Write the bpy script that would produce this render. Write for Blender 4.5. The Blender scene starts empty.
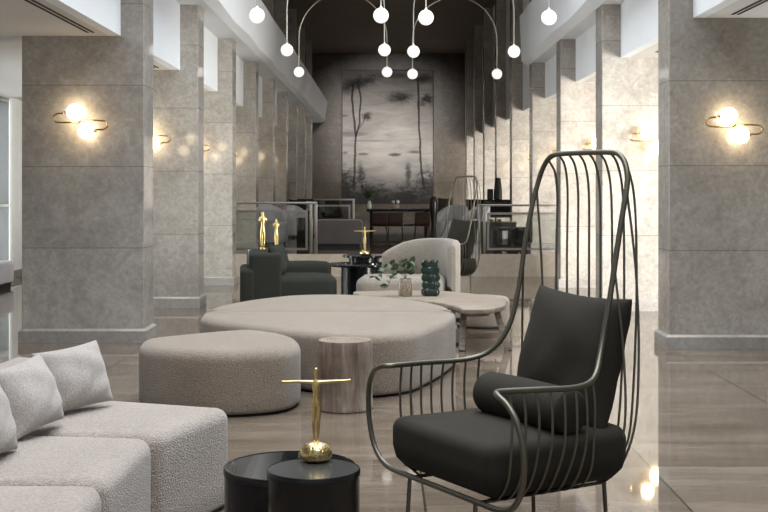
import bpy, bmesh, math, random
from mathutils import Vector, Matrix
random.seed(7)
C = bpy.context.scene.collection
PI = math.pi
F, H = 1200.0, 1.4                       # focal length in pixels, eye height

# ------------------------------------------------------------------ camera / colour
cam = bpy.data.cameras.new('camera'); camo = bpy.data.objects.new('camera', cam); C.objects.link(camo)
camo.location = (0, 0, H); camo.rotation_euler = (PI/2, 0, 0)
cam.sensor_width = 36; cam.lens = F/768*36; cam.shift_y = -69/768; cam.clip_end = 200
bpy.context.scene.camera = camo
vs = bpy.context.scene.view_settings
vs.view_transform = 'Standard'; vs.look = 'None'; vs.gamma = 1; vs.exposure = -0.1; vs.use_curve_mapping = False

# ------------------------------------------------------------------ node helpers
class NT:
    def __init__(s, name):
        s.m = bpy.data.materials.new(name); s.m.use_nodes = True
        s.t = s.m.node_tree; s.t.nodes.clear()
        s.out = s.t.nodes.new('ShaderNodeOutputMaterial')
    def n(s, typ, **kw):
        x = s.t.nodes.new(typ)
        for k, v in kw.items(): setattr(x, k, v)
        return x
    def l(s, a, b): s.t.links.new(a, b)
    def put(s, sock, v):
        if hasattr(v, 'is_linked'): s.l(v, sock)
        else: sock.default_value = v
    def math(s, op, a, b=0.0, c=0.0, clamp=False):
        x = s.n('ShaderNodeMath', operation=op); x.use_clamp = clamp
        s.put(x.inputs[0], a); s.put(x.inputs[1], b)
        if len(x.inputs) > 2: s.put(x.inputs[2], c)
        return x.outputs[0]
    def mix(s, f, a, b):
        x = s.n('ShaderNodeMix', data_type='RGBA')
        s.put(x.inputs[0], f)
        for i, v in ((6, a), (7, b)):
            s.put(x.inputs[i], v if hasattr(v, 'is_linked') else (v[0], v[1], v[2], 1))
        return x.outputs[2]
    def coord(s, kind='Object', scale=(1, 1, 1), loc=(0, 0, 0), rnd=False):
        tc = s.n('ShaderNodeTexCoord'); mp = s.n('ShaderNodeMapping')
        mp.inputs['Scale'].default_value = scale; mp.inputs['Location'].default_value = loc
        s.l(tc.outputs[kind], mp.inputs['Vector'])
        o = mp.outputs[0]
        if rnd:
            oi = s.n('ShaderNodeObjectInfo'); va = s.n('ShaderNodeVectorMath', operation='ADD')
            mu = s.math('MULTIPLY', oi.outputs['Random'], 37.0)
            cx = s.n('ShaderNodeCombineXYZ'); s.l(mu, cx.inputs[0]); s.l(mu, cx.inputs[1])
            s.l(o, va.inputs[0]); s.l(cx.outputs[0], va.inputs[1]); o = va.outputs[0]
        return o
    def noise(s, vec, scale, detail=4, rough=.55, dist=0.0):
        x = s.n('ShaderNodeTexNoise'); s.l(vec, x.inputs['Vector'])
        x.inputs['Scale'].default_value = scale; x.inputs['Detail'].default_value = detail
        x.inputs['Roughness'].default_value = rough; x.inputs['Distortion'].default_value = dist
        return x.outputs[0]
    def ramp(s, f, stops):
        x = s.n('ShaderNodeValToRGB'); s.l(f, x.inputs[0]); e = x.color_ramp.elements
        while len(e) < len(stops): e.new(.5)
        for el, (p, c) in zip(e, stops): el.position = p; el.color = (c[0], c[1], c[2], 1) if not isinstance(c, (int, float)) else (c, c, c, 1)
        return x.outputs[0]
    def sstep(s, v, lo, hi):
        x = s.n('ShaderNodeMapRange', interpolation_type='SMOOTHSTEP')
        s.put(x.inputs[0], v); s.put(x.inputs[1], lo); s.put(x.inputs[2], hi)
        return x.outputs[0]
    def bsdf(s, color, rough=.5, metal=0.0, bump=None, bd=.01, bs=1.0, spec=.5, coat=0.0, coat_rough=.05, sheen=0.0, emit=None, estr=0.0, trans=0.0, ior=1.45):
        p = s.n('ShaderNodeBsdfPrincipled')
        s.put(p.inputs['Base Color'], color if hasattr(color, 'is_linked') else (*color, 1))
        s.put(p.inputs['Roughness'], rough); p.inputs['Metallic'].default_value = metal
        p.inputs['Specular IOR Level'].default_value = spec; p.inputs['IOR'].default_value = ior
        p.inputs['Coat Weight'].default_value = coat; p.inputs['Coat Roughness'].default_value = coat_rough
        p.inputs['Sheen Weight'].default_value = sheen; p.inputs['Transmission Weight'].default_value = trans
        if emit: p.inputs['Emission Color'].default_value = (*emit, 1); p.inputs['Emission Strength'].default_value = estr
        if bump is not None:
            b = s.n('ShaderNodeBump'); b.inputs['Distance'].default_value = bd; b.inputs['Strength'].default_value = bs
            s.l(bump, b.inputs['Height']); s.l(b.outputs[0], p.inputs['Normal'])
        s.l(p.outputs[0], s.out.inputs[0]); s.p = p
        return s.m

def plain(name, c, rough=.5, metal=0.0, var=.12, sc=6, **kw):
    t = NT(name); v = t.coord(); n = t.noise(v, sc, 5)
    lo = tuple(x*(1-var) for x in c); hi = tuple(min(1, x*(1+var)) for x in c)
    return t.bsdf(t.ramp(n, [(.3, lo), (.7, hi)]), rough, metal, **kw)

def fabric(name, c, cell=.0065, var=.27, bd=.004, sheen=.3, rough=.95):
    t = NT(name); v = t.coord()
    vo = t.n('ShaderNodeTexVoronoi'); t.l(v, vo.inputs['Vector']); vo.inputs['Scale'].default_value = 1/cell
    fine = t.noise(v, .5/cell, 3, .7); big = t.noise(v, 4, 3)
    h = t.math('ADD', t.math('MULTIPLY', vo.outputs['Distance'], -1.0), fine)
    f = t.math('ADD', t.math('MULTIPLY', fine, .75), t.math('MULTIPLY', big, .25))
    lo = tuple(x*(1-var) for x in c); hi = tuple(min(1, x*(1+var)) for x in c)
    return t.bsdf(t.ramp(f, [(.32, lo), (.68, hi)]), rough, bump=h, bd=bd, sheen=sheen, spec=.2)

def stone(name, lo, mid, hi, rough=.16, joints=True, coat=.0, spec=.5, js=.733, j0=.118):
    t = NT(name); v = t.coord(rnd=True)
    a = t.noise(v, 1.6, 8, .62, .6); b = t.noise(v, 26, 6, .7); c = t.noise(v, 7, 6, .65, 1.2)
    f = t.math('ADD', t.math('ADD', t.math('MULTIPLY', a, .36), t.math('MULTIPLY', b, .34)), t.math('MULTIPLY', c, .30))
    col = t.ramp(f, [(.36, lo), (.5, mid), (.64, hi)])
    if joints:
        tc = t.n('ShaderNodeTexCoord'); sx = t.n('ShaderNodeSeparateXYZ'); t.l(tc.outputs['Object'], sx.inputs[0])
        z = t.math('ADD', sx.outputs[2], -j0 + js*10)
        m = t.math('ABSOLUTE', t.math('SUBTRACT', t.math('MODULO', z, js), js/2))
        ln = t.sstep(m, js/2-.006, js/2-.001)
        sl = t.math('FLOOR', t.math('DIVIDE', z, js))
        wn = t.n('ShaderNodeTexWhiteNoise', noise_dimensions='2D'); oi = t.n('ShaderNodeObjectInfo')
        cb = t.n('ShaderNodeCombineXYZ'); t.l(sl, cb.inputs[0]); t.l(oi.outputs['Random'], cb.inputs[1]); t.l(cb.outputs[0], wn.inputs['Vector'])
        dk = t.math('MULTIPLY', wn.outputs[0], .16)
        col = t.mix(dk, col, tuple(x*.6 for x in lo))
        col = t.mix(t.math('MULTIPLY', ln, .6), col, tuple(x*.35 for x in lo))
    r = t.math('ADD', t.math('MULTIPLY', c, .03), rough-.05)
    return t.bsdf(col, r, spec=spec, coat=coat, coat_rough=.04)

M = {}
M['stone'] = stone('grey_limestone', (.275, .245, .212), (.405, .37, .328), (.56, .517, .468), rough=.10)
M['skirting'] = stone('skirting_stone', (.26, .235, .21), (.36, .335, .305), (.45, .425, .39), joints=False, rough=.25)
M['dark_stone'] = stone('brown_wall_stone', (.034, .025, .017), (.072, .055, .039), (.165, .13, .096), rough=.35, js=1.1)
M['plinth'] = stone('beige_plinth_stone', (.33, .28, .225), (.40, .345, .28), (.46, .40, .335), joints=False, rough=.25)
M['plaster'] = plain('white_plaster', (.84, .85, .86), .75, var=.02, sc=2)
M['ceiling'] = plain('ceiling_plaster', (.66, .63, .59), .8, var=.03, sc=2)
M['brown_ceiling'] = plain('dark_ceiling_plaster', (.24, .205, .17), .8, var=.06, sc=2)
M['dark_wall'] = plain('upper_gallery_wall', (.16, .145, .13), .8, var=.08, sc=1)
M['boucle'] = fabric('light_grey_boucle', (0.3356, 0.2871, 0.2474))
M['taupe'] = fabric('taupe_boucle', (0.2480, 0.2004, 0.1549))
M['cushion'] = fabric('pale_grey_weave', (0.3764, 0.3401, 0.3093), cell=.004, bd=.002)
M['cream'] = fabric('cream_boucle', (0.2435, 0.2117, 0.1746))
M['olive'] = fabric('dark_olive_velvet', (.0235, .0205, .0145), cell=.003, var=.15, bd=.0008, sheen=.015, rough=.85)
M['green'] = fabric('deep_green_velvet', (.0235, .0245, .0195), cell=.004, var=.2, bd=.001, sheen=.02)
M['grey_fabric'] = fabric('mid_grey_upholstery', (.095, .085, .082), cell=.005, bd=.002)
M['blue_grey'] = fabric('blue_grey_upholstery', (.42, .42, .44), cell=.005, bd=.002)
M['lilac'] = fabric('lilac_grey_upholstery', (.52, .51, .55), cell=.005, bd=.002)
M['wire'] = plain('olive_bronze_metal', (.128, .120, .092), .38, .75, var=.08)
M['steel'] = plain('brushed_steel', (.42, .40, .37), .32, 1.0, var=.05)
M['champagne'] = plain('champagne_metal', (.80, .74, .64), .3, 1.0, var=.04)
M['brass'] = plain('polished_brass', (.72, .53, .25), .2, 1.0, var=.06)
M['gold'] = plain('cast_gold', (.62, .46, .19), .34, 1.0, var=.12, sc=40)
M['black_metal'] = plain('black_lacquered_metal', (.008, .008, .0085), .2, 0.0, var=.2, spec=.4)
M['black_glass'] = plain('black_glass_top', (.008, .009, .010), .03, 0.0, var=.2, spec=.6)
M['black_matt'] = plain('black_matt_base', (.015, .014, .013), .8)
M['black_ceramic'] = plain('black_ceramic', (.014, .013, .013), .25)
M['leather'] = plain('chestnut_leather', (.045, .017, .01), .4, var=.25)
M['tan_leather'] = plain('tan_leather', (.05, .03, .018), .45, var=.2)
M['white_ceramic'] = plain('white_ceramic', (.75, .74, .72), .3, var=.03)
M['white_curtain'] = plain('white_curtain_cloth', (.82, .82, .80), .9, var=.03)
def _stain():
    t = NT('hammered_gold'); v = t.coord(); n = t.noise(v, 30, 3)
    return t.bsdf(t.ramp(n, [(.3, (.55, .40, .16)), (.7, (.88, .72, .36))]), .22, 1.0, bump=n, bd=.01)
M['nugget'] = _stain()
def _green_glaze():
    t = NT('green_glaze'); v = t.coord(); n = t.noise(v, 18, 5, .6, 1)
    return t.bsdf(t.ramp(n, [(.3, (.006, .016, .011)), (.7, (.02, .046, .033))]), .22, spec=.6)
M['glaze'] = _green_glaze()
def _mottle():
    t = NT('mottled_brown_glass'); v = t.coord()
    vo = t.n('ShaderNodeTexVoronoi'); t.l(v, vo.inputs['Vector']); vo.inputs['Scale'].default_value = 55
    n = t.noise(v, 14, 4)
    return t.bsdf(t.mix(n, t.ramp(vo.outputs['Distance'], [(.1, (.08, .055, .035)), (.6, (.42, .34, .25))]), (.26, .21, .15)), .15, spec=.6)
M['mottle'] = _mottle()
def _leaf():
    t = NT('dusty_green_leaf'); v = t.coord(); n = t.noise(v, 30, 3)
    return t.bsdf(t.ramp(n, [(.3, (.035, .055, .025)), (.7, (.10, .135, .07))]), .5)
M['leaf'] = _leaf()
def _wood():
    t = NT('bleached_wood'); v = t.coord(scale=(3, 26, 26)); a = t.noise(v, 1, 8, .65, .8)
    return t.bsdf(t.ramp(a, [(.25, (.115, .085, .06)), (.5, (.25, .203, .156)), (.75, (.38, .325, .265))]), .62, bump=a, bd=.003)
M['wood'] = _wood()
def _petrified():
    t = NT('petrified_wood_side'); v = t.coord(scale=(20, 20, 2.6)); a = t.noise(v, 1, 8, .7, .6)
    v2 = t.coord(); b = t.noise(v2, 5, 5)
    f = t.math('ADD', t.math('MULTIPLY', a, .65), t.math('MULTIPLY', b, .35))
    return t.bsdf(t.ramp(f, [(.3, (.07, .045, .032)), (.45, (.155, .112, .083)), (.57, (.25, .197, .158)), (.7, (.42, .36, .305))]), .5, bump=a, bd=.006)
M['petrified'] = _petrified()
def _rings():
    t = NT('petrified_wood_top'); tc = t.n('ShaderNodeTexCoord')
    ln = t.n('ShaderNodeVectorMath', operation='LENGTH'); sx = t.n('ShaderNodeVectorMath', operation='MULTIPLY')
    t.l(tc.outputs['Object'], sx.inputs[0]); sx.inputs[1].default_value = (1, 1, 0); t.l(sx.outputs[0], ln.inputs[0])
    nz = t.noise(t.coord(), 9, 5)
    r = t.math('ADD', ln.outputs['Value'], t.math('MULTIPLY', nz, .05))
    w = t.math('SINE', t.math('MULTIPLY', r, 260.0))
    f = t.math('ADD', t.math('MULTIPLY', w, .15), nz)
    return t.bsdf(t.ramp(f, [(.3, (.15, .105, .078)), (.5, (.27, .21, .165)), (.7, (.40, .335, .28))]), .35)
M['rings'] = _rings()
def glow(name, c, s, base=(.9, .88, .85)):
    t = NT(name)
    lw = t.n('ShaderNodeTexCoord'); n = t.noise(t.coord(), 8, 2)
    m = t.bsdf(t.ramp(n, [(.3, base), (.7, base)]), .3, emit=c, estr=s)
    return m
M['sconce_globe'] = glow('lit_opal_glass_warm', (1.0, .80, .52), 13.0)
M['pendant_globe'] = glow('lit_opal_glass_pendant', (1.0, .94, .86), .95, (.5, .5, .5))
def _glass():
    t = NT('clear_glass')
    tr = t.n('ShaderNodeBsdfTransparent'); gl = t.n('ShaderNodeBsdfGlossy'); gl.inputs['Roughness'].default_value = .02
    tr.inputs[0].default_value = (.86, .88, .87, 1)
    lw = t.n('ShaderNodeFresnel'); lw.inputs[0].default_value = 1.5
    ms = t.n('ShaderNodeMixShader'); t.l(lw.outputs[0], ms.inputs[0]); t.l(tr.outputs[0], ms.inputs[1]); t.l(gl.outputs[0], ms.inputs[2])
    t.l(ms.outputs[0], t.out.inputs[0]); return t.m
M['glass'] = _glass()
def _floor():
    t = NT('polished_travertine')
    tc = t.n('ShaderNodeTexCoord'); sx = t.n('ShaderNodeSeparateXYZ'); t.l(tc.outputs['Object'], sx.inputs[0])
    X = t.math('ADD', sx.outputs[0], 20*1.15 - 2.48 + 1.15*3); Y = t.math('ADD', sx.outputs[1], 20*1.58 - 7.6 + 1.58*5)
    def joint(v, p):
        m = t.math('ABSOLUTE', t.math('SUBTRACT', t.math('MODULO', v, p), p/2))
        return t.sstep(m, p/2-.008, p/2-.003)
    ln = t.math('MAXIMUM', joint(X, 1.15), joint(Y, 1.58))
    cb = t.n('ShaderNodeCombineXYZ'); t.l(t.math('FLOOR', t.math('DIVIDE', X, 1.15)), cb.inputs[0]); t.l(t.math('FLOOR', t.math('DIVIDE', Y, 1.58)), cb.inputs[1])
    wn = t.n('ShaderNodeTexWhiteNoise', noise_dimensions='2D'); t.l(cb.outputs[0], wn.inputs['Vector'])
    mp = t.n('ShaderNodeMapping'); mp.inputs['Scale'].default_value = (.9, 3.6, 1); t.l(tc.outputs['Object'], mp.inputs[0])
    off = t.n('ShaderNodeVectorMath', operation='MULTIPLY_ADD'); t.l(wn.outputs['Color'], off.inputs[0]); off.inputs[1].default_value = (9, 9, 9); t.l(mp.outputs[0], off.inputs[2])
    a = t.noise(off.outputs[0], 1.0, 9, .62, .35)
    mp2 = t.n('ShaderNodeMapping'); mp2.inputs['Scale'].default_value = (2.2, 22, 1); t.l(tc.outputs['Object'], mp2.inputs[0])
    b = t.noise(mp2.outputs[0], 1.0, 6, .7, .5)
    f = t.math('ADD', t.math('ADD', t.math('MULTIPLY', a, .62), t.math('MULTIPLY', t.noise(off.outputs[0], 5.5, 7, .68, 1.0), .24)), t.math('MULTIPLY', b, .2))
    col = t.ramp(f, [(.32, (.056, .040, .027)), (.45, (.106, .079, .056)), (.54, (.138, .106, .077)), (.68, (.215, .172, .13))])
    col = t.mix(t.math('MULTIPLY', wn.outputs[0], .18), col, (.24, .2, .17))
    col = t.mix(t.math('MULTIPLY', ln, .9), col, (.03, .025, .02))
    r = t.math('ADD', .02, t.math('MULTIPLY', a, .045))
    return t.bsdf(col, r, spec=.55)
M['floor'] = _floor()

# ------------------------------------------------------------------ mesh helpers
def tag(o, label=None, cat=None, group=None, kind=None):
    if label: o['label'] = label
    if cat: o['category'] = cat
    if group: o['group'] = group
    if kind: o['kind'] = kind
    return o
def thing(name, label, cat, loc=(0, 0, 0), rz=0, group=None):
    o = bpy.data.objects.new(name, None); C.objects.link(o)
    o.location = loc; o.rotation_euler = (0, 0, rz); o.empty_display_size = .1
    return tag(o, label, cat, group)
def dup(root, loc, rz, label, group=None, sc=1.0):
    r = root.copy(); C.objects.link(r); r.location = loc; r.rotation_euler = (0, 0, rz); r.scale = (sc, sc, sc); r['label'] = label
    if group: r['group'] = group
    for ch in list(root.children):
        c = ch.copy(); C.objects.link(c); c.parent = r
        for g in ch.children:
            d = g.copy(); C.objects.link(d); d.parent = c
    return r
class MB:
    def __init__(s): s.b = bmesh.new()
    def face(s, vs):
        try: return s.b.faces.new(vs)
        except ValueError: return None
    def box(s, x0, x1, y0, y1, z0, z1, bev=0.0, seg=2):
        r = bmesh.ops.create_cube(s.b, size=1)
        for v in r['verts']:
            v.co = Vector(((x0+x1)/2 + v.co.x*(x1-x0), (y0+y1)/2 + v.co.y*(y1-y0), (z0+z1)/2 + v.co.z*(z1-z0)))
        if bev:
            es = list({e for v in r['verts'] for e in v.link_edges})
            bmesh.ops.bevel(s.b, geom=es, offset=bev, segments=seg, affect='EDGES', profile=.5)
        return s
    def rings(s, rs, closed_ring=True, cap0=True, cap1=True, loop=False):
        vr = [[s.b.verts.new(p) for p in r] for r in rs]; n = len(vr[0])
        seq = list(zip(vr, vr[1:])) + ([(vr[-1], vr[0])] if loop else [])
        for a, b in seq:
            for i in range(n if closed_ring else n-1):
                s.face((a[i], a[(i+1) % n], b[(i+1) % n], b[i]))
        if not loop:
            if cap0: s.face(vr[0][::-1])
            if cap1: s.face(vr[-1])
        return s
    def tube(s, pts, r, seg=8, closed=False):
        P = [Vector(p) for p in pts]; n = len(P)
        rad = r if isinstance(r, (list, tuple)) else [r]*n
        T = []
        for i in range(n):
            a = P[(i-1) % n] if (closed or i > 0) else P[0]; b = P[(i+1) % n] if (closed or i < n-1) else P[-1]
            T.append((b-a).normalized())
        u = T[0].orthogonal().normalized(); rs = []
        for i in range(n):
            if i: 
                q = T[i-1].rotation_difference(T[i]); u = (q @ u)
            u = (u - T[i]*u.dot(T[i])).normalized(); w = T[i].cross(u)
            rs.append([P[i] + (u*math.cos(2*PI*k/seg) + w*math.sin(2*PI*k/seg))*rad[i] for k in range(seg)])
        if closed:
            # match the twist of the seam
            best = min(range(seg), key=lambda k: (rs[-1][0]-rs[0][k]).length)
            rs0 = rs[0][best:] + rs[0][:best]
            s.rings(rs); s.rings([rs[-1], rs0], cap0=False, cap1=False)
        else: s.rings(rs)
        return s
    def lathe(s, prof, c=(0, 0, 0), seg=40, sx=1.0, sy=1.0, fn=None):
        rs = []
        for r, z in prof:
            ring = []
            for k in range(seg):
                a = 2*PI*k/seg; q = r*(fn(a, z) if fn else 1.0)
                ring.append(Vector((c[0]+q*math.cos(a)*sx, c[1]+q*math.sin(a)*sy, c[2]+z)))
            rs.append(ring)
        return s.rings(rs)
    def ball(s, c, r, seg=24, rings=14):
        prof = [(max(1e-4, r*math.sin(PI*k/rings)), -r*math.cos(PI*k/rings)) for k in range(rings+1)]
        return s.lathe(prof, c, seg)
    def soft(s, out, z0, z1, rt=.05, rb=.02, crown=.012, nr=6):
        """upholstered block: plan outline, rounded top and bottom edge, slightly crowned top"""
        n = len(out); P = [Vector((p[0], p[1], 0)) for p in out]
        ar = sum(P[i].x*P[(i+1) % n].y - P[(i+1) % n].x*P[i].y for i in range(n))
        if ar < 0: P.reverse()
        N = []
        for i in range(n):
            t = (P[(i+1) % n]-P[i-1]).normalized(); N.append(Vector((-t.y, t.x, 0)))
        c = sum(P, Vector())/n
        def ring(off, z): return [Vector((p.x+m.x*off, p.y+m.y*off, z)) for p, m in zip(P, N)]
        rs = []
        for k in range(4):
            a = PI/2*k/3; rs.append(ring(rb*(1-math.sin(a)), z0 + rb*(1-math.cos(a))))
        zs = z1-rt
        for k in range(1, 4): rs.append(ring(0, z0+rb+(zs-z0-rb)*k/4))
        for k in range(nr+1):
            a = PI/2*k/nr; rs.append(ring(rt*(1-math.cos(a)), zs+rt*math.sin(a)))
        base = rs[-1]
        for f in (.85, .65, .42, .2, .05):
            rs.append([c + (Vector((p.x, p.y, 0))-c)*f + Vector((0, 0, z1 + crown*(1-f*f))) for p in base])
        return s.rings(rs)
    def pillow(s, w, h, t, mat=None, n=18, pinch=.07):
        def pt(u, v, sg):
            x = w/2*u*(1-pinch*(1-v*v)); y = h/2*v*(1-pinch*(1-u*u))
            e = max(0, (1-u**2)*(1-v**2)); wr = .010*math.sin(5.1*u+3.3*v*v+1.2*sg)*math.sin(4.3*v-2.1*u)+.006*math.sin(9*u*v+2*v)
            return Vector((x, sg*(t/2*e**.42 + wr*e**.5), y))
        g = []
        for sg in (-1, 1):
            grid = [[None]*(n+1) for _ in range(n+1)]
            for i in range(n+1):
                for j in range(n+1):
                    u = math.sin(PI/2*(2*i/n-1)); v = math.sin(PI/2*(2*j/n-1))
                    edge = i in (0, n) or j in (0, n)
                    if sg == 1 and edge: grid[i][j] = g[0][i][j]; continue
                    p = pt(u, v, sg)
                    if mat: p = mat @ p
                    grid[i][j] = s.b.verts.new(p)
            g.append(grid)
            for i in range(n):
                for j in range(n):
                    q = [grid[i][j], grid[i+1][j], grid[i+1][j+1], grid[i][j+1]]
                    s.face(q if sg == -1 else q[::-1])
        return s
    def build(s, name, mat, parent=None, loc=None, smooth=True, rz=0, angle=.7):
        bmesh.ops.recalc_face_normals(s.b, faces=s.b.faces)
        me = bpy.data.meshes.new(name); s.b.to_mesh(me); s.b.free()
        me.materials.append(M[mat] if isinstance(mat, str) else mat)
        if smooth:
            for p in me.polygons: p.use_smooth = True
            if angle: me.set_sharp_from_angle(angle=angle)
        o = bpy.data.objects.new(name, me); C.objects.link(o)
        if parent: o.parent = parent
        if loc: o.location = loc
        if rz: o.rotation_euler = (0, 0, rz)
        return o
def catmull(pts, k=8, closed=False):
    P = [Vector(p) for p in pts]; n = len(P); out = []
    for i in range(n if closed else n-1):
        p0 = P[(i-1) % n] if closed or i else P[0]*2-P[1]; p1 = P[i]; p2 = P[(i+1) % n]
        p3 = P[(i+2) % n] if closed or i+2 < n else P[-1]*2-P[-2]
        for j in range(k):
            t = j/k
            out.append(.5*((2*p1)+(p2-p0)*t+(2*p0-5*p1+4*p2-p3)*t*t+(3*p1-p0-3*p2+p3)*t**3))
    if not closed: out.append(P[-1])
    return out
def round_poly(pts, r, k=6):
    P = [Vector((p[0], p[1], 0)) for p in pts]; n = len(P); out = []
    for i in range(n):
        a, b, c = P[i-1], P[i], P[(i+1) % n]; rr = r[i] if isinstance(r, (list, tuple)) else r
        d1 = (a-b).normalized(); d2 = (c-b).normalized(); m1 = b+d1*rr; m2 = b+d2*rr
        # straight parts get a few points too so that insets stay even
        prev_m2 = None
        for j in range(k+1):
            t = j/k; out.append(m1*(1-t)**2 + b*2*t*(1-t) + m2*t*t)
        nxt = P[(i+1) % n]; rn = r[(i+1) % n] if isinstance(r, (list, tuple)) else r
        e1 = m2; e2 = nxt-(nxt-b).normalized()*rn
        for j in range(1, 4): out.append(e1+(e2-e1)*j/4)
    return out
def struct(name, mb, mat, parent=None, **kw):
    o = mb.build(name, mat, parent, smooth=kw.pop('smooth', False), **kw)
    if not parent: o['kind'] = 'structure'
    return o
def at(px, py, z):
    d = (H-z)*F/(py-187); return ((px-384)/F*d, d)

# ------------------------------------------------------------------ the room
YP = 18.77; ZP = .35; YB = 39.5; ZC = 5.8
XL, XR = -5.7, 6.3
struct('floor', MB().box(XL-.3, XR+.3, -3.2, YP, -.1, 0), 'floor')
struct('floor_platform', MB().box(XL-.3, XR+.3, YP+.02, YB, -.1, ZP), M['floor'])
struct('trim_1', MB().box(XL, XR, YP-.02, YP+.02, 0, ZP+.002), 'plinth')
struct('wall_back', MB().box(XL-.3, XR+.3, YB, YB+.2, 0, ZC), 'dark_stone')
PL = [10.8+3.143*i for i in range(9)]
PR = [10.36+3.18*i for i in range(-1, 9)]
def pier(x0, x1, y0, t, zt, name, zb=0):
    o = struct(name, MB().box(x0-(x0+x1)/2, x1-(x0+x1)/2, 0, t, zb, zt, .006, 1), 'stone', loc=((x0+x1)/2, y0, 0))
    m = MB(); w = (x1-x0)/2; e = .028
    for a, b in ((zb, zb+.105),):
        rs = []
        for off, z in ((e, a), (e, b), (.004, b+.02)):
            rs.append([Vector(p) for p in ((-w-off, -off, z), (w+off, -off, z), (w+off, t+off, z), (-w-off, t+off, z))])
        m.rings(rs)
    struct('baseboard', m, 'skirting', parent=o)
    return o
for i, y in enumerate(PL): pier(-3.26, -2.16, y, .44, ZC, 'pillar', ZP if y > YP else 0)
for i, y in enumerate(PR): pier(2.46, 3.56, y, .41, ZC, 'pillar', ZP if y > YP else 0)
# aisle ceilings and the white bulkheads above them
struct('ceiling_aisle_left', MB().box(XL-.3, -2.47, -3.2, YB, 2.76, 2.86), 'ceiling')
struct('ceiling_aisle_right', MB().box(2.77, XR+.3, -3.2, YB, 2.86, 2.96), 'ceiling')
struct('wall_bulkhead_left', MB().box(-2.47, -2.37, -3.2, YB, 2.76, 3.52), 'plaster')
struct('wall_bulkhead_right', MB().box(2.67, 2.77, -3.2, 20.4, 2.86, 3.46), 'plaster')
struct('wall_bulkhead_right_upper', MB().box(2.67, 2.77, 20.4, YB, 2.86, ZC), 'plaster')
# gallery slabs with folded parapets
def parapet(name, sgn, xs, zs, y0, y1, prof, P0, step, amp):
    m = MB(); ys = []; y = P0
    while y > y0: y -= step
    while y < y1:
        if y > y0: ys.append((y, 1))
        if y0 < y+step/2 < y1: ys.append((y+step/2, 0))
        y += step
    ys = [(y0, .5)]+ys+[(y1, .5)]
    rs = []
    for yy, k in ys:
        ring = []
        for j, (x, z) in enumerate(prof):
            if j == 1: x, z = x - sgn*amp*k, z + amp*.9*k
            if j == 2: x = x - sgn*amp*.5*(1-k)
            ring.append(Vector((x, yy, z)))
        rs.append(ring)
    m.rings(rs); return struct(name, m, 'plaster')
parapet('wall_gallery_left', -1, 0, 0, -3.2, YB-.01, [(-2.05, 3.52), (-1.95, 3.56), (-1.86, 4.22), (-1.95, 4.24), (-2.2, 3.72), (-2.47, 3.72), (-2.47, 3.52)], PL[0]+.2, 3.143, .02)
parapet('wall_gallery_right', 1, 0, 0, -3.2, 20.5, [(2.45, 3.46), (2.36, 3.54), (2.32, 4.32), (2.42, 4.34), (2.55, 3.7), (2.77, 3.7), (2.77, 3.46)], PR[0]+.2, 3.18, .02)
struct('floor_gallery_left', MB().box(XL, -2.2, -3.2, YB, 3.6, 3.7), 'dark_wall')
struct('floor_gallery_right', MB().box(2.5, XR, -3.2, 20.4, 3.6, 3.7), 'dark_wall')
struct('wall_gallery_back_left', MB().box(-4.2, -4.1, -3.2, YB, 3.7, ZC), 'dark_wall')
struct('wall_gallery_back_right', MB().box(4.1, 4.2, -3.2, YB, 3.7, ZC), 'dark_wall')
struct('ceiling', MB().box(-4.2, 4.2, 17.5, YB, ZC, ZC+.1), 'brown_ceiling')
# outer walls: window bays open to the day
def window(name, x, y0, y1, z0, z1, n, parent=None):
    o = struct(name, MB().box(-.02, .02, y0, y1, z0, z0+.06).box(-.02, .02, y0, y1, z1-.06, z1).box(-.02, .02, y0, y1, 1.1, 1.14), 'steel', loc=(x, 0, 0))
    m = MB()
    for k in range(n+1):
        yy = y0+(y1-y0)*k/n; m.box(-.03, .03, max(y0, yy-.03), min(y1, yy+.03), z0+.06, z1-.06)
    struct('mullion', m, 'steel', parent=o)
    struct('pane', MB().box(-.004, .004, y0, y1, z0+.06, z1-.06), 'glass', parent=o)
    return o
struct('wall_left_1', MB().box(XL-.2, XL, 18.95, YB, 0, 2.76), 'plaster')
struct('wall_left_2', MB().box(XL-.2, XL, -3.2, 12, 0, 2.76), 'plaster')
window('window_1', XL-.06, 12, 18.95, 0, 2.76, 4)
struct('wall_right_1', MB().box(XR, XR+.2, -3.2, 8.6, 0, 2.86), 'plaster')
window('window_2', XR+.06, 8.6, YB, 0, 2.86, 10)
struct('baseboard_left', MB().box(XL, XL+.04, 18.2, YB, 0, .12), 'skirting')
# pleated curtain at the end of the window
m = MB(); pts = [Vector((XL+.05+.03*math.sin(k*1.1), 18.15+k*.014, 0)) for k in range(56)]
m.rings([[p+Vector((0, 0, z)) for p in pts] + [p+Vector((-.012, 0, z)) for p in reversed(pts)] for z in (.13, 1.0, 2.0, 2.74)])
tag(m.build('curtain', 'white_curtain'), 'full-length white curtain drawn to the end of the aisle window', 'curtain')

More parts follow.
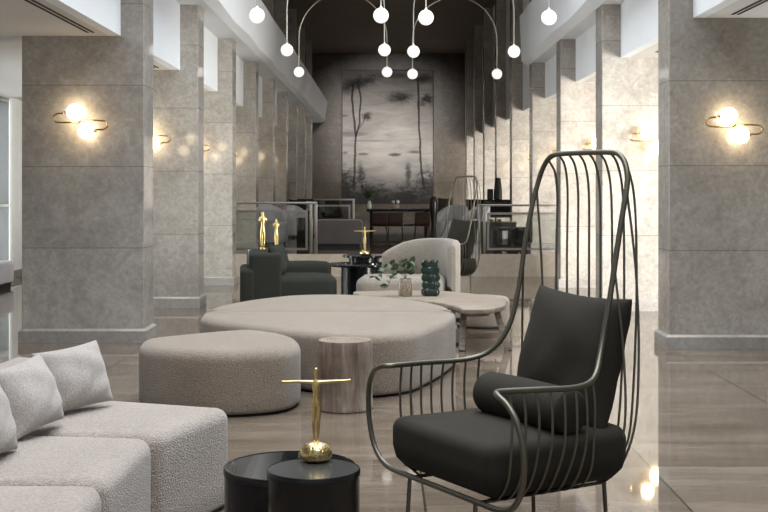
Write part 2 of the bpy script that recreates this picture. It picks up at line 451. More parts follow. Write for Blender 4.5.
# ------------------------------------------------------------------ daylight and lamps
def area(name, loc, rot, sx, sy, e, col):
    L = bpy.data.lights.new(name, 'AREA'); L.shape = 'RECTANGLE'; L.size = sx; L.size_y = sy; L.energy = e; L.color = col
    o = bpy.data.objects.new(name, L); C.objects.link(o); o.location = loc; o.rotation_euler = rot; return o
q = area('skylight', (.2, 6.5, 6.4), (0, 0, 0), 4.5, 15, 800, (.90, .95, 1.0)); q.data.spread = math.radians(125)
area('entrance_daylight', (.3, -3.4, 2.0), (PI/2, 0, PI), 11, 4.0, 950, (1.0, .925, .83))
def slant(name, y, sy, e, d, spread, col):
    o = area(name, (XR+.35, y, 1.42), (0, 0, 0), sy, 2.5, e, col)
    o.rotation_euler = (Vector(d)).to_track_quat('-Z', 'Z').to_euler(); o.data.spread = math.radians(spread)
slant('first_window_daylight', 10.4, 2.4, 340, (-.62, .78, 0), 80, (1.0, .97, .92))
slant('second_window_daylight', 13.6, 2.4, 260, (-.62, .78, 0), 80, (1.0, .96, .90))
for k in range(7): slant('window_daylight', 16.4+3.18*k, 2.4, 210, (-.42, .91, 0), 70, (1.0, .96, .90))
area('far_aisle_window_daylight', (XL-.3, 15.5, 1.4), (0, -PI/2, 0), 2.6, 6.6, 500, (.93, .96, 1.0))
q = area('painting_fill_light', (.2, 18.5, 5.55), (0, 0, 0), 1.2, .4, 26, (1.0, .93, .85))  # unseen lamp added to brighten the painting, without a fixture
q.rotation_euler = (Vector((.1, YB, 2.8))-q.location).to_track_quat('-Z', 'Y').to_euler(); q.data.spread = math.radians(17)
q = area('gallery_fill_light', (4.0, 10.5, 5.0), (0, 0, 0), 17, 1.1, 620, (.78, .90, 1.0)); q.rotation_euler = Vector((-1, 0, -.42)).to_track_quat('-Z', 'Z').to_euler()  # cool panel added out of view to brighten sofa-side parapet, bulkheads and pillar edges
q = area('opposite_gallery_fill_light', (-4.0, 8.5, 5.0), (0, 0, 0), 13, 1.1, 110, (.84, .92, 1.0)); q.rotation_euler = Vector((1, 0, -.42)).to_track_quat('-Z', 'Z').to_euler()  # weaker added panel for the chair-side parapet; the wall behind has no window
w = bpy.data.worlds.new('day'); bpy.context.scene.world = w; w.use_nodes = True
bg = w.node_tree.nodes['Background']; bg.inputs[0].default_value = (.90, .93, 1.0, 1); bg.inputs[1].default_value = .5

# ------------------------------------------------------------------ wall lamps
def sconce(name, label, loc, flip=False):
    t = thing(name, label, 'wall lamp', loc, PI if flip else 0, 'two-globe brass wall lamps')
    d = -.085; r = .0085
    m = MB()
    m.tube(catmull([(-.155, d, .072), (-.185, d, .072), (-.215, d, .066), (-.238, d, .045), (-.238, d, .018), (-.215, d, -.004), (-.17, d, -.008), (-.08, d, -.008), (.0, d, -.008)], 5), r)
    m.tube(catmull([(.0, d, .008), (.1, d, .008), (.17, d, .008), (.215, d, .004), (.238, d, -.018), (.238, d, -.045), (.215, d, -.066), (.185, d, -.072), (.13, d, -.072)], 5), r)
    m.build('arm_tube', 'brass', t)
    m = MB().tube([(0, 0, 0), (0, d, 0)], .016, 12).lathe([(.045, 0), (.045, .012), (.02, .016)], seg=20)
    o = m.build('wall_mount', 'brass', t)
    MB().ball((0, d, 0), .024).build('knuckle', 'brass', t)
    for sx, sz in ((-.05, .083), (.05, -.083)):
        g = MB().ball((0, 0, 0), .072).build('globe', 'sconce_globe', t, loc=(sx, d-.01, sz), angle=None)
        cx = .066*(-1 if sx < 0 else 1)
        MB().tube([(sx+cx+(-.03 if sx < 0 else .03), d, sz), (sx+cx, d, sz)], [.010, .02], 12).build('socket', 'brass', t)
    return t
sides = (('sofa-side', PL, -2.71, 1.985, .44), ('chair-side', PR, 3.0, 1.925, .41))
ords = ['first', 'second', 'third', 'fourth', 'fifth', 'sixth', 'seventh']
for side, ys, x, z, th in sides:
    yy = ys[:6] if side == 'sofa-side' else ys[1:7]
    for k, y in enumerate(yy):
        lab = f'lit two-globe brass wall lamp facing the lobby on the {ords[k]} {side} pillar'
        if k == 0 and side == 'sofa-side': lab = 'lit two-globe brass wall lamp on the wide pillar behind the sofa'
        if k == 0 and side != 'sofa-side': lab = 'lit two-globe brass wall lamp on the brown pillar beside the tall wire chair'
        if k == 1 and side != 'sofa-side': lab = 'lit two-globe brass wall lamp on the bright white-lit pillar behind the wire chair'
        sconce('wall_lamp', lab, (x, y, z))
        if k < 5: sconce('wall_lamp', f'two-globe brass wall lamp on the rear face of the {ords[k]} {side} pillar, seen mirrored', (x, y+th, z), True)

# arched pendants
def pendant(label, cx, y, zg, w):
    t = thing('arch_pendant', label, 'pendant lamp', (cx, y, zg), 0, 'brass arch pendant lamps')
    r = w/2; zs = .55; pts = [(-r, 0, .07), (-r, 0, zs*.5), (-r, 0, zs)]
    pts += [(-r*math.cos(a), 0, zs+r*math.sin(a)) for a in [PI*k/20 for k in range(1, 20)]]
    pts += [(r, 0, zs), (r, 0, zs*.5), (r, 0, .07)]
    MB().tube(pts, .0075).build('arch_tube', 'champagne', t)
    MB().tube([(0, 0, zs+r), (0, 0, ZC-zg+.02)], .004).build('suspension_rod', 'champagne', t)
    for s in (-1, 1):
        MB().ball((0, 0, 0), .083).build('globe', 'pendant_globe', t, loc=(s*r, 0, 0), angle=None)
        MB().tube([(s*r, 0, .075), (s*r, 0, .10)], [.024, .014], 12).build('socket', 'champagne', t)
    return t
rows = [('front', 12.86, 3.22, (257, 381, 15.5), (426, 549, 17.5)), ('middle', 16.0, 3.22, (287, 384.5, 50), (413.5, 514, 51.5)), ('rear', 19.15, 3.22, (299, 387, 72), (412.5, 497, 74))]
for nm, y, z, a, b in rows:
    for side, (x0, x1, py) in (('over the sofa side', a), ('over the wire chair side', b)):
        X0, X1 = (x0-384)/F*y, (x1-384)/F*y
        pendant(f'brass arch pendant with two globes, {nm} pair, {side} of the hall', (X0+X1)/2, y, H+(187-py)*y/F, X1-X0)

# slot vents in the aisle ceilings
def vent(label, x, y0, y1, z):
    m = MB().box(x-.035, x-.012, y0, y1, z-.004, z+.01).box(x+.012, x+.035, y0, y1, z-.004, z+.01)
    tag(m.build('slot_vent', 'black_matt', smooth=False), label, 'ceiling vent', 'slot vents in the aisle ceilings')
vent('black double slot air vent in the ceiling before the wide sofa-side pillar', -2.58, 7.6, 10.55, 2.76)
vent('black double slot air vent in the ceiling above the second sofa-side wall lamp', -2.6, 11.5, 13.7, 2.76)
vent('black double slot air vent in the ceiling before the brown chair-side pillar', 2.97, 7.9, 10.15, 2.86)
vent('black double slot air vent in the ceiling before the white-lit pillar', 2.97, 11.0, 13.0, 2.86)

# ------------------------------------------------------------------ painting on the end wall
def _painting():
    t = NT('misty_lake_painting'); tc = t.n('ShaderNodeTexCoord'); sx = t.n('ShaderNodeSeparateXYZ'); t.l(tc.outputs['Object'], sx.inputs[0])
    u = t.math('DIVIDE', sx.outputs[0], 2.97); v = t.math('DIVIDE', sx.outputs[2], 4.36)
    vec = tc.outputs['Object']; n1 = t.noise(vec, 1.3, 7, .62, .5); n2 = t.noise(t.coord(scale=(1, 1, 1.9)), 3.4, 8, .72, .7); n3 = t.noise(t.coord(scale=(.7, 1, 3)), 1.2, 7, .6, .6)
    base = t.math('ADD', .22, t.math('MULTIPLY', n3, .66))
    base = t.math('MULTIPLY', base, t.sstep(v, -.05, .42))
    base = t.math('MULTIPLY', base, t.math('SUBTRACT', 1.0, t.math('MULTIPLY', t.sstep(v, .68, 1.05), .62)))
    mk = []
    def ell(cx, cy, a, b, k=.9, soft=.8, nz=1.0):
        du = t.math('DIVIDE', t.math('SUBTRACT', u, cx-.5), a); dv = t.math('DIVIDE', t.math('SUBTRACT', v, cy), b)
        r = t.math('SQRT', t.math('ADD', t.math('MULTIPLY', du, du), t.math('MULTIPLY', dv, dv)))
        r = t.math('ADD', r, t.math('MULTIPLY', t.math('SUBTRACT', n2, .5), 2.2*nz))
        mk.append(t.math('MULTIPLY', t.math('SUBTRACT', 1.0, t.sstep(r, 1-soft, 1.0)), k))
    def trunk(pts, wd, k=.85):
        # piecewise straight strokes of the brush
        for (x0, y0), (x1, y1) in zip(pts, pts[1:]):
            lo, hi = min(y0, y1), max(y0, y1); sl = (x1-x0)/(y1-y0)
            cx = t.math('ADD', x0-.5-sl*y0, t.math('MULTIPLY', v, sl))
            cx = t.math('ADD', cx, t.math('MULTIPLY', t.math('SUBTRACT', n1, .5), .05))
            d = t.math('ABSOLUTE', t.math('SUBTRACT', u, cx))
            s = t.math('SUBTRACT', 1.0, t.sstep(d, wd*.5, wd))
            s = t.math('MULTIPLY', s, t.math('MULTIPLY', t.math('GREATER_THAN', v, lo), t.math('LESS_THAN', v, hi)))
            mk.append(t.math('MULTIPLY', s, k))
    trunk([(.125, .1), (.145, .5), (.10, .78), (.12, .9)], .016); trunk([(.145, .5), (.185, .6), (.2, .8), (.17, .9)], .013); trunk([(.16, .54), (.235, .62), (.26, .66)], .010, .6)
    trunk([(.90, .1), (.855, .42), (.84, .74), (.835, .93)], .015)
    ell(.16, .905, .2, .075, .95, .95, .55); ell(.05, .87, .15, .08, .8, .95, .6); ell(.27, .93, .14, .05, .7); ell(.27, .655, .085, .045, .85); ell(.90, .935, .2, .06, .9, .95, .6); ell(.55, .96, .3, .03, .6); ell(.94, .78, .12, .065, .9); ell(.64, .795, .24, .07, .94, .95, .6)
    ell(.1, .52, .22, .025, .35, .5, .3); ell(.3, .47, .3, .012, .3, .5, .2); ell(.58, .365, .1, .018, .75, .6, .4); ell(.23, .37, .09, .014, .6, .6, .4); ell(.8, .385, .09, .014, .6, .6, .4); ell(.02, .66, .06, .015, .6); ell(.03, .38, .05, .02, .6)
    ell(.0, .10, .30, .22); ell(.34, .05, .26, .14); ell(.2, .22, .06, .12, .75); ell(1.0, .10, .30, .22); ell(.73, .22, .05, .13, .75); ell(.68, .04, .3, .13); ell(.5, .0, .5, .06, .9)
    g = base
    for x in mk: g = t.math('MULTIPLY', g, t.math('SUBTRACT', 1.0, x))
    g = t.math('ADD', g, .012)
    col = t.n('ShaderNodeCombineColor'); t.l(g, col.inputs[0]); t.l(t.math('MULTIPLY', g, .955), col.inputs[1]); t.l(t.math('MULTIPLY', g, .93), col.inputs[2])
    return t.bsdf(col.outputs[0], .7)
pt = thing('wall_painting', 'tall monochrome painting of a misty lake and slender trees on the end wall', 'painting', (.12, YB-.03, .87))
MB().box(-1.485, 1.485, -.02, .02, 0, 4.36).build('canvas', _painting(), pt, smooth=False)
fr = MB()
for a in ((-1.51, -1.485, 0, 4.36), (1.485, 1.51, 0, 4.36), (-1.51, 1.51, -.025, 0), (-1.51, 1.51, 4.36, 4.385)): fr.box(a[0], a[1], -.03, .02, a[2], a[3])
fr.build('frame', 'black_matt', pt, smooth=False)

# ------------------------------------------------------------------ wire high-back chair
def wire_chair():
    t = thing('high_back_wire_chair', 'tall green-bronze wire armchair with dark olive cushions, beside the black side tables', 'armchair', (.483, 4.707, 0), -1.032, 'high-back wire armchairs')
    R = [(.12, -.31, .258), (.33, -.31, .258), (.41, -.31, .268), (.46, -.312, .295), (.50, -.316, .345), (.524, -.32, .43), (.524, -.325, .52), (.50, -.332, .595), (.455, -.337, .645), (.40, -.338, .670), (.365, -.315, .676), (.366, -.26, .676),
         (.385, -.12, .672), (.393, .0, .668), (.378, .09, .675), (.345, .155, .70), (.310, .205, .76), (.290, .243, .85), (.287, .28, 1.0), (.288, .308, 1.15), (.286, .341, 1.3), (.278, .372, 1.42), (.253, .384, 1.49), (.213, .388, 1.528), (.16, .389, 1.538), (.05, .389, 1.54)]
    L = [(-x, y, z) for x, y, z in reversed(R)]
    MB().tube(catmull(R+L, 5, True), .0112, 10, True).build('outer_frame', 'wire', t)
    m = MB()
    for s in (-1, 1): m.tube([(s*.224, -.31, .252), (s*.224, .305, .252)], .0075)
    m.tube([(-.224, .305, .252), (.224, .305, .252)], .0075)
    m.tube([(-.224, -.1, .252), (.224, -.1, .252)], .006); m.tube([(-.224, .12, .252), (.224, .12, .252)], .006)
    m.build('seat_rail', 'wire', t)
    rail = [p for p in catmull(R[10:18], 12)]
    def on_rail(y): return min(rail, key=lambda p: abs(p.y-y))
    r = .0048
    for s in (-1, 1):
        for k in range(8):
            y = -.26+k*.055; p = on_rail(y)
            q = [(s*p.x, p.y, p.z), (s*(p.x+.012), y, .58), (s*(p.x+.006), y, .46), (s*.352, y, .35), (s*.295, y, .275), (s*.224, y, .252)]
            MB().tube(catmull(q, 5), r, 6).build('spindle', 'wire', t)
        q = [(s*.2885, .30, 1.07), (s*.315, .315, .8), (s*.325, .32, .55), (s*.31, .31, .40), (s*.27, .30, .29), (s*.224, .29, .252)]
        MB().tube(catmull(q, 5), r, 6).build('spindle', 'wire', t)
        q = [(s*.28, .365, 1.40), (s*.292, .40, 1.1), (s*.295, .415, .8), (s*.29, .405, .5), (s*.265, .36, .33), (s*.224, .30, .252)]
        MB().tube(catmull(q, 5), r, 6).build('spindle', 'wire', t)
    for k in range(8):
        x = -.225+k*.45/7; zt = 1.538 if abs(x) < .2 else 1.51
        q = [(x, .389, zt), (x*1.02, .425, zt-.05), (x*1.06, .445, zt-.16), (x*1.1, .447, 1.15), (x*1.1, .444, .84), (x*1.08, .42, .46), (x*1.02, .38, .345), (x*.95, .305, .256)]
        MB().tube(catmull(q, 5), r, 6).build('spindle', 'wire', t)
    for sx, sy in ((-1, -.31), (1, -.31), (-1, .30), (1, .30)):
        MB().tube([(sx*.224, sy, .252), (sx*.232, sy*1.04, .0)], .0085).build('leg', 'wire', t)
    out = round_poly([(-.35, -.335), (.345, -.335), (.335, .37), (-.335, .37)], [.06, .06, .12, .12], 6)
    MB().soft(out, .268, .478, .045, .10, .012).build('seat_cushion', 'olive', t)
    Mx = Matrix.Translation((.02, .30, .715)) @ Matrix.Rotation(-.25, 4, 'X') @ Matrix.Rotation(.03, 4, 'Y')
    MB().pillow(.57, .54, .24, Mx, pinch=.07).build('back_pillow', 'olive', t)
    m = MB(); prof = []
    for k in range(9):
        a = PI/2*k/8; prof.append((.001+.083*math.sin(a)**.8, -.255-.02*math.cos(a)))
    prof += [(.087, -.14), (.088, 0), (.087, .14)] + [(r_, -z_) for r_, z_ in reversed(prof)]
    m.lathe(prof, (0, 0, 0), 28); mm = m.build('lumbar_roll', 'olive', t, angle=None)
    mm.rotation_euler = (0, PI/2, 0); mm.location = (.05, .065, .560)
    return t
wc = wire_chair()
dup(wc, (.745, 15.6, 0), -1.032, 'tall wire armchair behind the white lounge chair, before the stone plinth')
dup(wc, (-2.03, 29.0, ZP), .35, 'small wire-back armchair by the end-wall console, beside the pillars', sc=.76)
dup(wc, (-1.42, 33.0, ZP), .1, 'small wire-back armchair standing next to the dark painting', sc=.76)
dup(wc, (1.62, 33.0, ZP), -.2, 'small wire-back armchair behind the grey tub chairs at the end wall', sc=.76)

# ------------------------------------------------------------------ modular sofa with cushions
def module(label, out, back, rt=.055):
    c = Vector((sum(p[0] for p in out)/4, sum(p[1] for p in out)/4, 0))
    t = thing('sofa_module', label, 'sofa', c, 0, 'curved modular sofa pieces')
    loc = [(p[0]-c.x, p[1]-c.y) for p in out]
    MB().soft(round_poly(loc, .07), .015, .435, rt, .02, .012).build('seat', 'boucle', t)
    MB().soft(round_poly([(p[0]*.97, p[1]*.97) for p in loc], .05), 0, .035, .004, .003, 0).build('plinth_base', 'black_matt', t)
    b = [(p[0]-c.x, p[1]-c.y) for p in back]
    MB().soft(round_poly(b, .05), .41, .615, .05, .02, .004).build('backrest', 'boucle', t)
    return t
module('curved light grey boucle sofa end module, with the exposed corner by the black tables', [(-.885, 4.66), (-.665, 5.27), (-1.72, 5.64), (-1.84, 4.78)], [(-1.84, 4.80), (-1.66, 4.77), (-1.545, 5.53), (-1.71, 5.60)])
module('light grey boucle sofa middle module carrying two leaning cushions', [(-.915, 3.94), (-.89, 4.645), (-1.85, 4.765), (-1.85, 3.94)], [(-1.85, 3.95), (-1.67, 3.95), (-1.67, 4.74), (-1.85, 4.76)])
module('light grey boucle sofa module at the lower picture corner, last of three', [(-.91, 3.1), (-.91, 3.92), (-1.85, 3.92), (-1.85, 3.1)], [(-1.85, 3.12), (-1.67, 3.12), (-1.67, 3.9), (-1.85, 3.9)])
def scatter(label, c, rz, tilt, w, h, t=.15, roll=0):
    m = MB().pillow(w, h, t)
    o = m.build('scatter_cushion', 'cushion'); o.location = c
    o.rotation_euler = (Matrix.Rotation(rz, 3, 'Z') @ Matrix.Rotation(tilt, 3, 'X') @ Matrix.Rotation(roll, 3, 'Y')).to_euler()
    return tag(o, label, 'cushion', 'pale grey scatter cushions on the sofa')
scatter('pale grey square cushion propped alone on the curved sofa end module', (-1.325, 5.11, .588), .95, -.34, .355, .275, .17, -.06)
scatter('pale grey cushion in the middle of the three, overlapping the next one', (-1.39, 4.66, .586), 1.30, -.38, .37, .28, .18, -.06)
scatter('pale grey cushion mostly cut off by the picture edge', (-1.41, 4.16, .594), 1.4, -.35, .38, .30, .17)

# ------------------------------------------------------------------ ottomans
def pouf(name, label, pts, z1, mat, rt=.06, smooth=True, group=None, crown=.015):
    c = Vector((sum(p[0] for p in pts)/len(pts), sum(p[1] for p in pts)/len(pts), 0))
    loc = [(p[0]-c.x, p[1]-c.y, 0) for p in pts]
    out = catmull(loc, 7, True) if smooth is True else round_poly(loc, smooth)
    t = thing(name, label, 'ottoman', c, 0, group)
    MB().soft(out, .016, z1, rt, .025, crown).build('upholstery', mat, t)
    MB().soft([p*.95 for p in [Vector(q) for q in out]], 0, .03, .004, .003, 0).build('plinth_base', 'black_matt', t)
    return t
pouf('ottoman', 'taupe pebble-shaped ottoman beside the petrified wood stump', [(-1.59, 7.88), (-1.47, 7.50), (-1.05, 7.27), (-.68, 7.36), (-.545, 7.62), (-.575, 7.98), (-.74, 8.28), (-1.0, 8.43), (-1.40, 8.13)], .405, 'taupe', .075)
pouf('island_ottoman', 'front half of the huge rounded taupe island ottoman, behind the stump table', [(-1.435, 9.535), (-1.41, 9.15), (-1.19, 8.78), (-.82, 8.44), (-.45, 8.1), (-.08, 7.9), (.19, 8.1), (.42, 8.75), (.55, 9.3), (.57, 9.535)], .415, 'taupe', .06, [.03, .15, .15, .12, .15, .15, .15, .2, .1, .03])
pouf('island_ottoman', 'back half of the huge island ottoman, next to the bleached wood table', [(-1.44, 9.545), (.565, 9.545), (.53, 9.95), (.34, 10.42), (.02, 10.85), (-.42, 11.08), (-.85, 11.0), (-1.2, 10.5), (-1.39, 10.0)], .415, 'taupe', .06, [.03, .03, .15, .2, .2, .2, .2, .2, .15])
# boucle pouf behind the wood table
pouf('low_pouf', 'low taupe pouf with a dark base behind the wooden table legs', [(.99+.27*math.cos(a), 12.05+.27*math.sin(a)) for a in [2*PI*k/10 for k in range(10)]], .30, 'taupe', .05)

# petrified stump
t = thing('stump_side_table', 'round petrified wood stump table with streaked sides beside the taupe ottoman', 'side table', (-.246, 7.58, 0))
def wob(a, z): return 1+.012*math.sin(3*a+1)+.008*math.sin(7*a+z*9)+.006*math.sin(13*a-z*17)
MB().lathe([(.17, 0), (.176, .006), (.176, .02), (.172, .03), (.171, .12), (.172, .24), (.172, .36), (.172, .42), (.168, .434)], seg=64, fn=wob).build('trunk', 'petrified', t)
MB().lathe([(.166, .430), (.166, .436), (.15, .4385), (.01, .4385)], seg=64, fn=wob).build('tabletop', 'rings', t)

# ------------------------------------------------------------------ black drum tables and gold figure
def drum(label, x, y, r, z, top='black_metal', group='black drum side tables', glass=False, rim=.012):
    t = thing('drum_table', label, 'side table', (x, y, 0), 0, group)
    MB().lathe([(r*.97, 0), (r*.985, .01), (r*.985, z-.03), (r, z-.026), (r, z-.004), (r-.003, z), (r-rim, z), (r-rim, z-.004), (.01, z-.004)], seg=72).build('drum', 'black_metal', t)
    MB().lathe([(.002, z-.005), (r-rim-.001, z-.005), (r-rim-.001, z-.0015), (.002, z-.0015)], seg=72).build('tabletop', top, t)
    return t
def satin():
    q = NT('satin_black_top'); n = q.noise(q.coord(), 60, 3)
    return q.bsdf(q.ramp(n, [(.3, (.035, .034, .033)), (.7, (.05, .048, .046))]), .2)
M['satin'] = satin()
drum('smaller satin black drum side table in front, beside the wire chair', -.238, 4.057, .158, .45, 'satin', rim=.004)
drum('wider black drum side table with a glossy glass top, behind the smaller one', -.352, 4.49, .247, .36, 'black_glass')
def skin(name, joints, edges, mat, parent, root=0, sub=2):
    me = bpy.data.meshes.new(name); me.from_pydata([j[:3] for j in joints], edges, [])
    o = bpy.data.objects.new(name, me); C.objects.link(o); o.parent = parent
    mo = o.modifiers.new('skin', 'SKIN'); mo.use_smooth_shade = True; mo.branch_smoothing = .5
    for i, j in enumerate(joints):
        sv = me.skin_vertices[0].data[i]; r = j[3]
        sv.radius = r if isinstance(r, tuple) else (r, r); sv.use_root = (i == root)
    ss = o.modifiers.new('sub', 'SUBSURF'); ss.levels = sub; ss.render_levels = sub
    me.materials.append(M[mat]); return o
def cross_figure(label, x, y, z0, s=1.0, rz=0):
    t = thing('gold_figurine', label, 'sculpture', (x, y, z0), rz, 'gold open-armed figurines'); t.scale = (s, s, s)
    MB().lathe([(.034, 0), (.048, .004), (.0565, .016), (.058, .030), (.053, .047), (.040, .060), (.020, .068), (.002, .070)], seg=40, fn=lambda a, z: 1+.03*math.sin(2*a+z*60)+.02*math.sin(5*a-z*90)).build('nugget_base', 'nugget', t, angle=None)
    z = .064
    J = [(0, 0, z+.150, .014), (0, 0, z+.176, .0105), (0, 0, z+.205, .0165), (0, 0, z+.221, .0125), (0, 0, z+.236, .0055), (0, 0, z+.250, .0085), (0, 0, z+.264, .009), (0, 0, z+.275, .006),
         (-.022, 0, z+.222, .0075), (-.065, 0, z+.224, .0055), (-.105, 0, z+.223, .0042), (-.128, 0, z+.224, .0038), (.022, 0, z+.222, .0075), (.065, 0, z+.225, .0055), (.105, 0, z+.227, .0042), (.128, 0, z+.230, .0038),
         (-.010, 0, z+.135, .0105), (-.0085, -.004, z+.075, .0072), (-.0075, .002, z+.05, .0062), (-.0065, .002, z+.008, .0042), (-.007, -.010, z+.003, .0035),
         (.010, 0, z+.135, .0105), (.0085, -.004, z+.075, .0072), (.0075, .002, z+.05, .0062), (.0065, .002, z+.008, .0042), (.007, -.010, z+.003, .0035)]
    E = [(0, 1), (1, 2), (2, 3), (3, 4), (4, 5), (5, 6), (6, 7), (3, 8), (8, 9), (9, 10), (10, 11), (3, 12), (12, 13), (13, 14), (14, 15), (0, 16), (16, 17), (17, 18), (18, 19), (19, 20), (0, 21), (21, 22), (22, 23), (23, 24), (24, 25)]
    skin('figure', J, E, 'gold', t)
    return t
cross_figure('gold figurine with outstretched arms on the smaller front drum table', -.236, 4.165, .45, .955)

# ------------------------------------------------------------------ bleached wood table with plant and vase
tp = [(-.32, 11.72), (.1, 11.86), (.55, 11.84), (.90, 11.45), (1.10, 10.85), (1.05, 10.35), (.88, 10.02), (.66, 10.0), (.62, 10.28), (.50, 10.62), (.14, 11.06), (-.22, 11.35)]
t = thing('wooden_coffee_table', 'bleached wood coffee table with splayed legs and an irregular slab top', 'coffee table', (.5, 11.0, 0))
q = round_poly([(a-.5, b-11.0) for a, b in tp], .1, 5)
MB().soft(q, .335, .38, .012, .012, 0, 3).build('tabletop', 'wood', t)
m = MB()
ap = [(a*.86, b*.86) for a, b in [(p.x, p.y) for p in q]]
MB().soft(round_poly([(.42, -.62), (.30, .42), (-.45, .58), (.12, -.2), (.22, -.72)], .05, 3), .285, .338, .005, .005, 0, 2).build('apron', 'wood', t)
def bar(a, b, w, mat='wood', name='leg'):
    a, b = Vector(a), Vector(b); d = (b-a).normalized(); sd = d.cross(Vector((0, 1, 0))).normalized()*w; u = sd.cross(d).normalized()*w
    return MB().rings([[p+sd+u, p-sd+u, p-sd-u, p+sd-u] for p in (a, b)]).build(name, mat, t, smooth=False)
bar((.47, -.66, .335), (.565, -.72, 0), .026); bar((.19, -.62, .335), (.165, -.74, 0), .026); bar((.25, .5, .335), (.27, .56, 0), .026); bar((-.5, .42, .335), (-.62, .5, 0), .026)
bar((.18, -.70, .115), (.545, -.70, .125), .02, name='stretcher'); bar((.26, .55, .12), (-.57, .45, .12), .02, name='stretcher')
# vase with a plant
pv = thing('potted_plant', 'small mottled brown vase with trailing green leaves on the wooden table', 'plant', (.20, 11.23, .38))
MB().lathe([(.03, 0), (.06, .004), (.066, .03), (.068, .09), (.064, .13), (.056, .155), (.05, .165), (.046, .165), (.046, .14), (.02, .13)], seg=36).build('vase', 'mottle', pv)
def leaves(parent, stems, lw, ll, seed, mat='leaf', per=6):
    rg = random.Random(seed); m = MB(); ms = MB()
    for path in stems:
        c = catmull(path, 6); ms.tube(c, .0022, 5)
        for k in range(per):
            p = c[int((.25+.75*k/(per-1))*(len(c)-1))]
            d = Vector((rg.uniform(-1, 1), rg.uniform(-1, 1), rg.uniform(-.6, .9))).normalized(); sd = d.orthogonal().normalized()
            sd = Matrix.Rotation(rg.uniform(0, 6.28), 3, d) @ sd; nn = d.cross(sd); L = ll*rg.uniform(.7, 1.2); W = lw*rg.uniform(.8, 1.2)
            prof = [(0, .05), (.25, .8), (.5, 1), (.75, .7), (1, .03)]
            ra = [[p+d*L*a-sd*W*b+nn*.004, p+d*L*a+nn*(-.10*L*math.sin(PI*a)+.002), p+d*L*a+sd*W*b+nn*.004, p+d*L*a+nn*(-.10*L*math.sin(PI*a))] for a, b in prof]
            m.rings(ra)
    ms.build('stem', mat, parent); o = m.build('foliage', mat, parent); return o
st = [[(0, 0, .15), (-.04, 0, .24), (-.14, .02, .26), (-.25, .02, .19), (-.33, .0, .17)], [(0, 0, .15), (-.02, -.03, .27), (-.10, -.06, .30), (-.22, -.06, .27)], [(0, 0, .15), (.03, 0, .25), (.05, .02, .31), (.09, .02, .28)],
      [(0, 0, .15), (0, .03, .26), (-.03, .05, .33)], [(0, 0, .15), (.03, -.04, .24), (.07, -.07, .25), (.10, -.08, .29)], [(0, 0, .15), (-.05, -.05, .22), (-.12, -.09, .20), (-.16, -.1, .10)]]
leaves(pv, st, .026, .07, 3, per=8)
gv = thing('leaf_vase', 'dark green glazed vase shaped like stacked leaves on the wooden table', 'vase', (.435, 11.23, .38))
pr = []
for k in range(49):
    z = .315*k/48; ph = (z/.315*4.6) % 1.0
    pr.append(((.068 if z < .3 else .064)*(1+.24*math.sin(PI*ph)**.8*(1-.2*(z < .02))), z))
pr += [(.05, .312), (.045, .29), (.01, .28)]
MB().lathe(pr, seg=48, sy=.6, fn=lambda a, z: 1+.10*math.sin(5*a+int(z/.0685)*1.3)*(.25 if z < .01 else 1)).build('body', 'glaze', gv)
m = MB()
for k in range(7):
    a = 2*PI*k/7+.3; c = Vector((.055*math.cos(a), .033*math.sin(a), .30)); o_ = Vector((math.cos(a), .6*math.sin(a), 0)); tn = Vector((-math.sin(a), math.cos(a), 0))
    m.rings([[c+tn*.022-o_*.006, c+tn*.022+o_*.01, c-tn*.022+o_*.01, c-tn*.022-o_*.006], [c+Vector((0, 0, .02))+o_*.012+tn*.016, c+Vector((0, 0, .02))+o_*.02+tn*.016, c+Vector((0, 0, .02))+o_*.02-tn*.016, c+Vector((0, 0, .02))+o_*.012-tn*.016], [c+Vector((0, 0, .038))+o_*.022+tn*.002, c+Vector((0, 0, .038))+o_*.024+tn*.002, c+Vector((0, 0, .038))+o_*.024-tn*.002, c+Vector((0, 0, .038))+o_*.022-tn*.002]])
m.build('leaf_tip', 'glaze', gv)

# ------------------------------------------------------------------ lounge chairs
def arc_shell(m, cx, cy, ro, ri, a0, a1, z0, zt, seg=28, rnd=.03, taper=0.0):
    """upholstered curved backrest: plan arc of given thickness, top height zt(t)"""
    rs = []
    for k in range(seg+1):
        f = k/seg; a = a0+(a1-a0)*f; top = zt(f); c, s_ = math.cos(a), math.sin(a); w = ro-ri; ring = []
        e = min(f, 1-f)*seg; sh = min(1.0, math.sqrt(min(1, (e+.15)/2)))
        w2 = w*sh; rm = (ro+ri)/2
        prof = [(-w2/2, z0), (w2/2, z0), (w2/2, z0+(top-z0)*.5), (w2/2, top-rnd), (w2/2-rnd*.35, top-rnd*.3), (0, top), (-w2/2+rnd*.35, top-rnd*.3), (-w2/2, top-rnd), (-w2/2, z0+(top-z0)*.5)]
        for dr, z in prof: ring.append(Vector((cx+(rm+dr)*c, cy+(rm+dr)*s_, z)))
        rs.append(ring)
    return m.rings(rs)
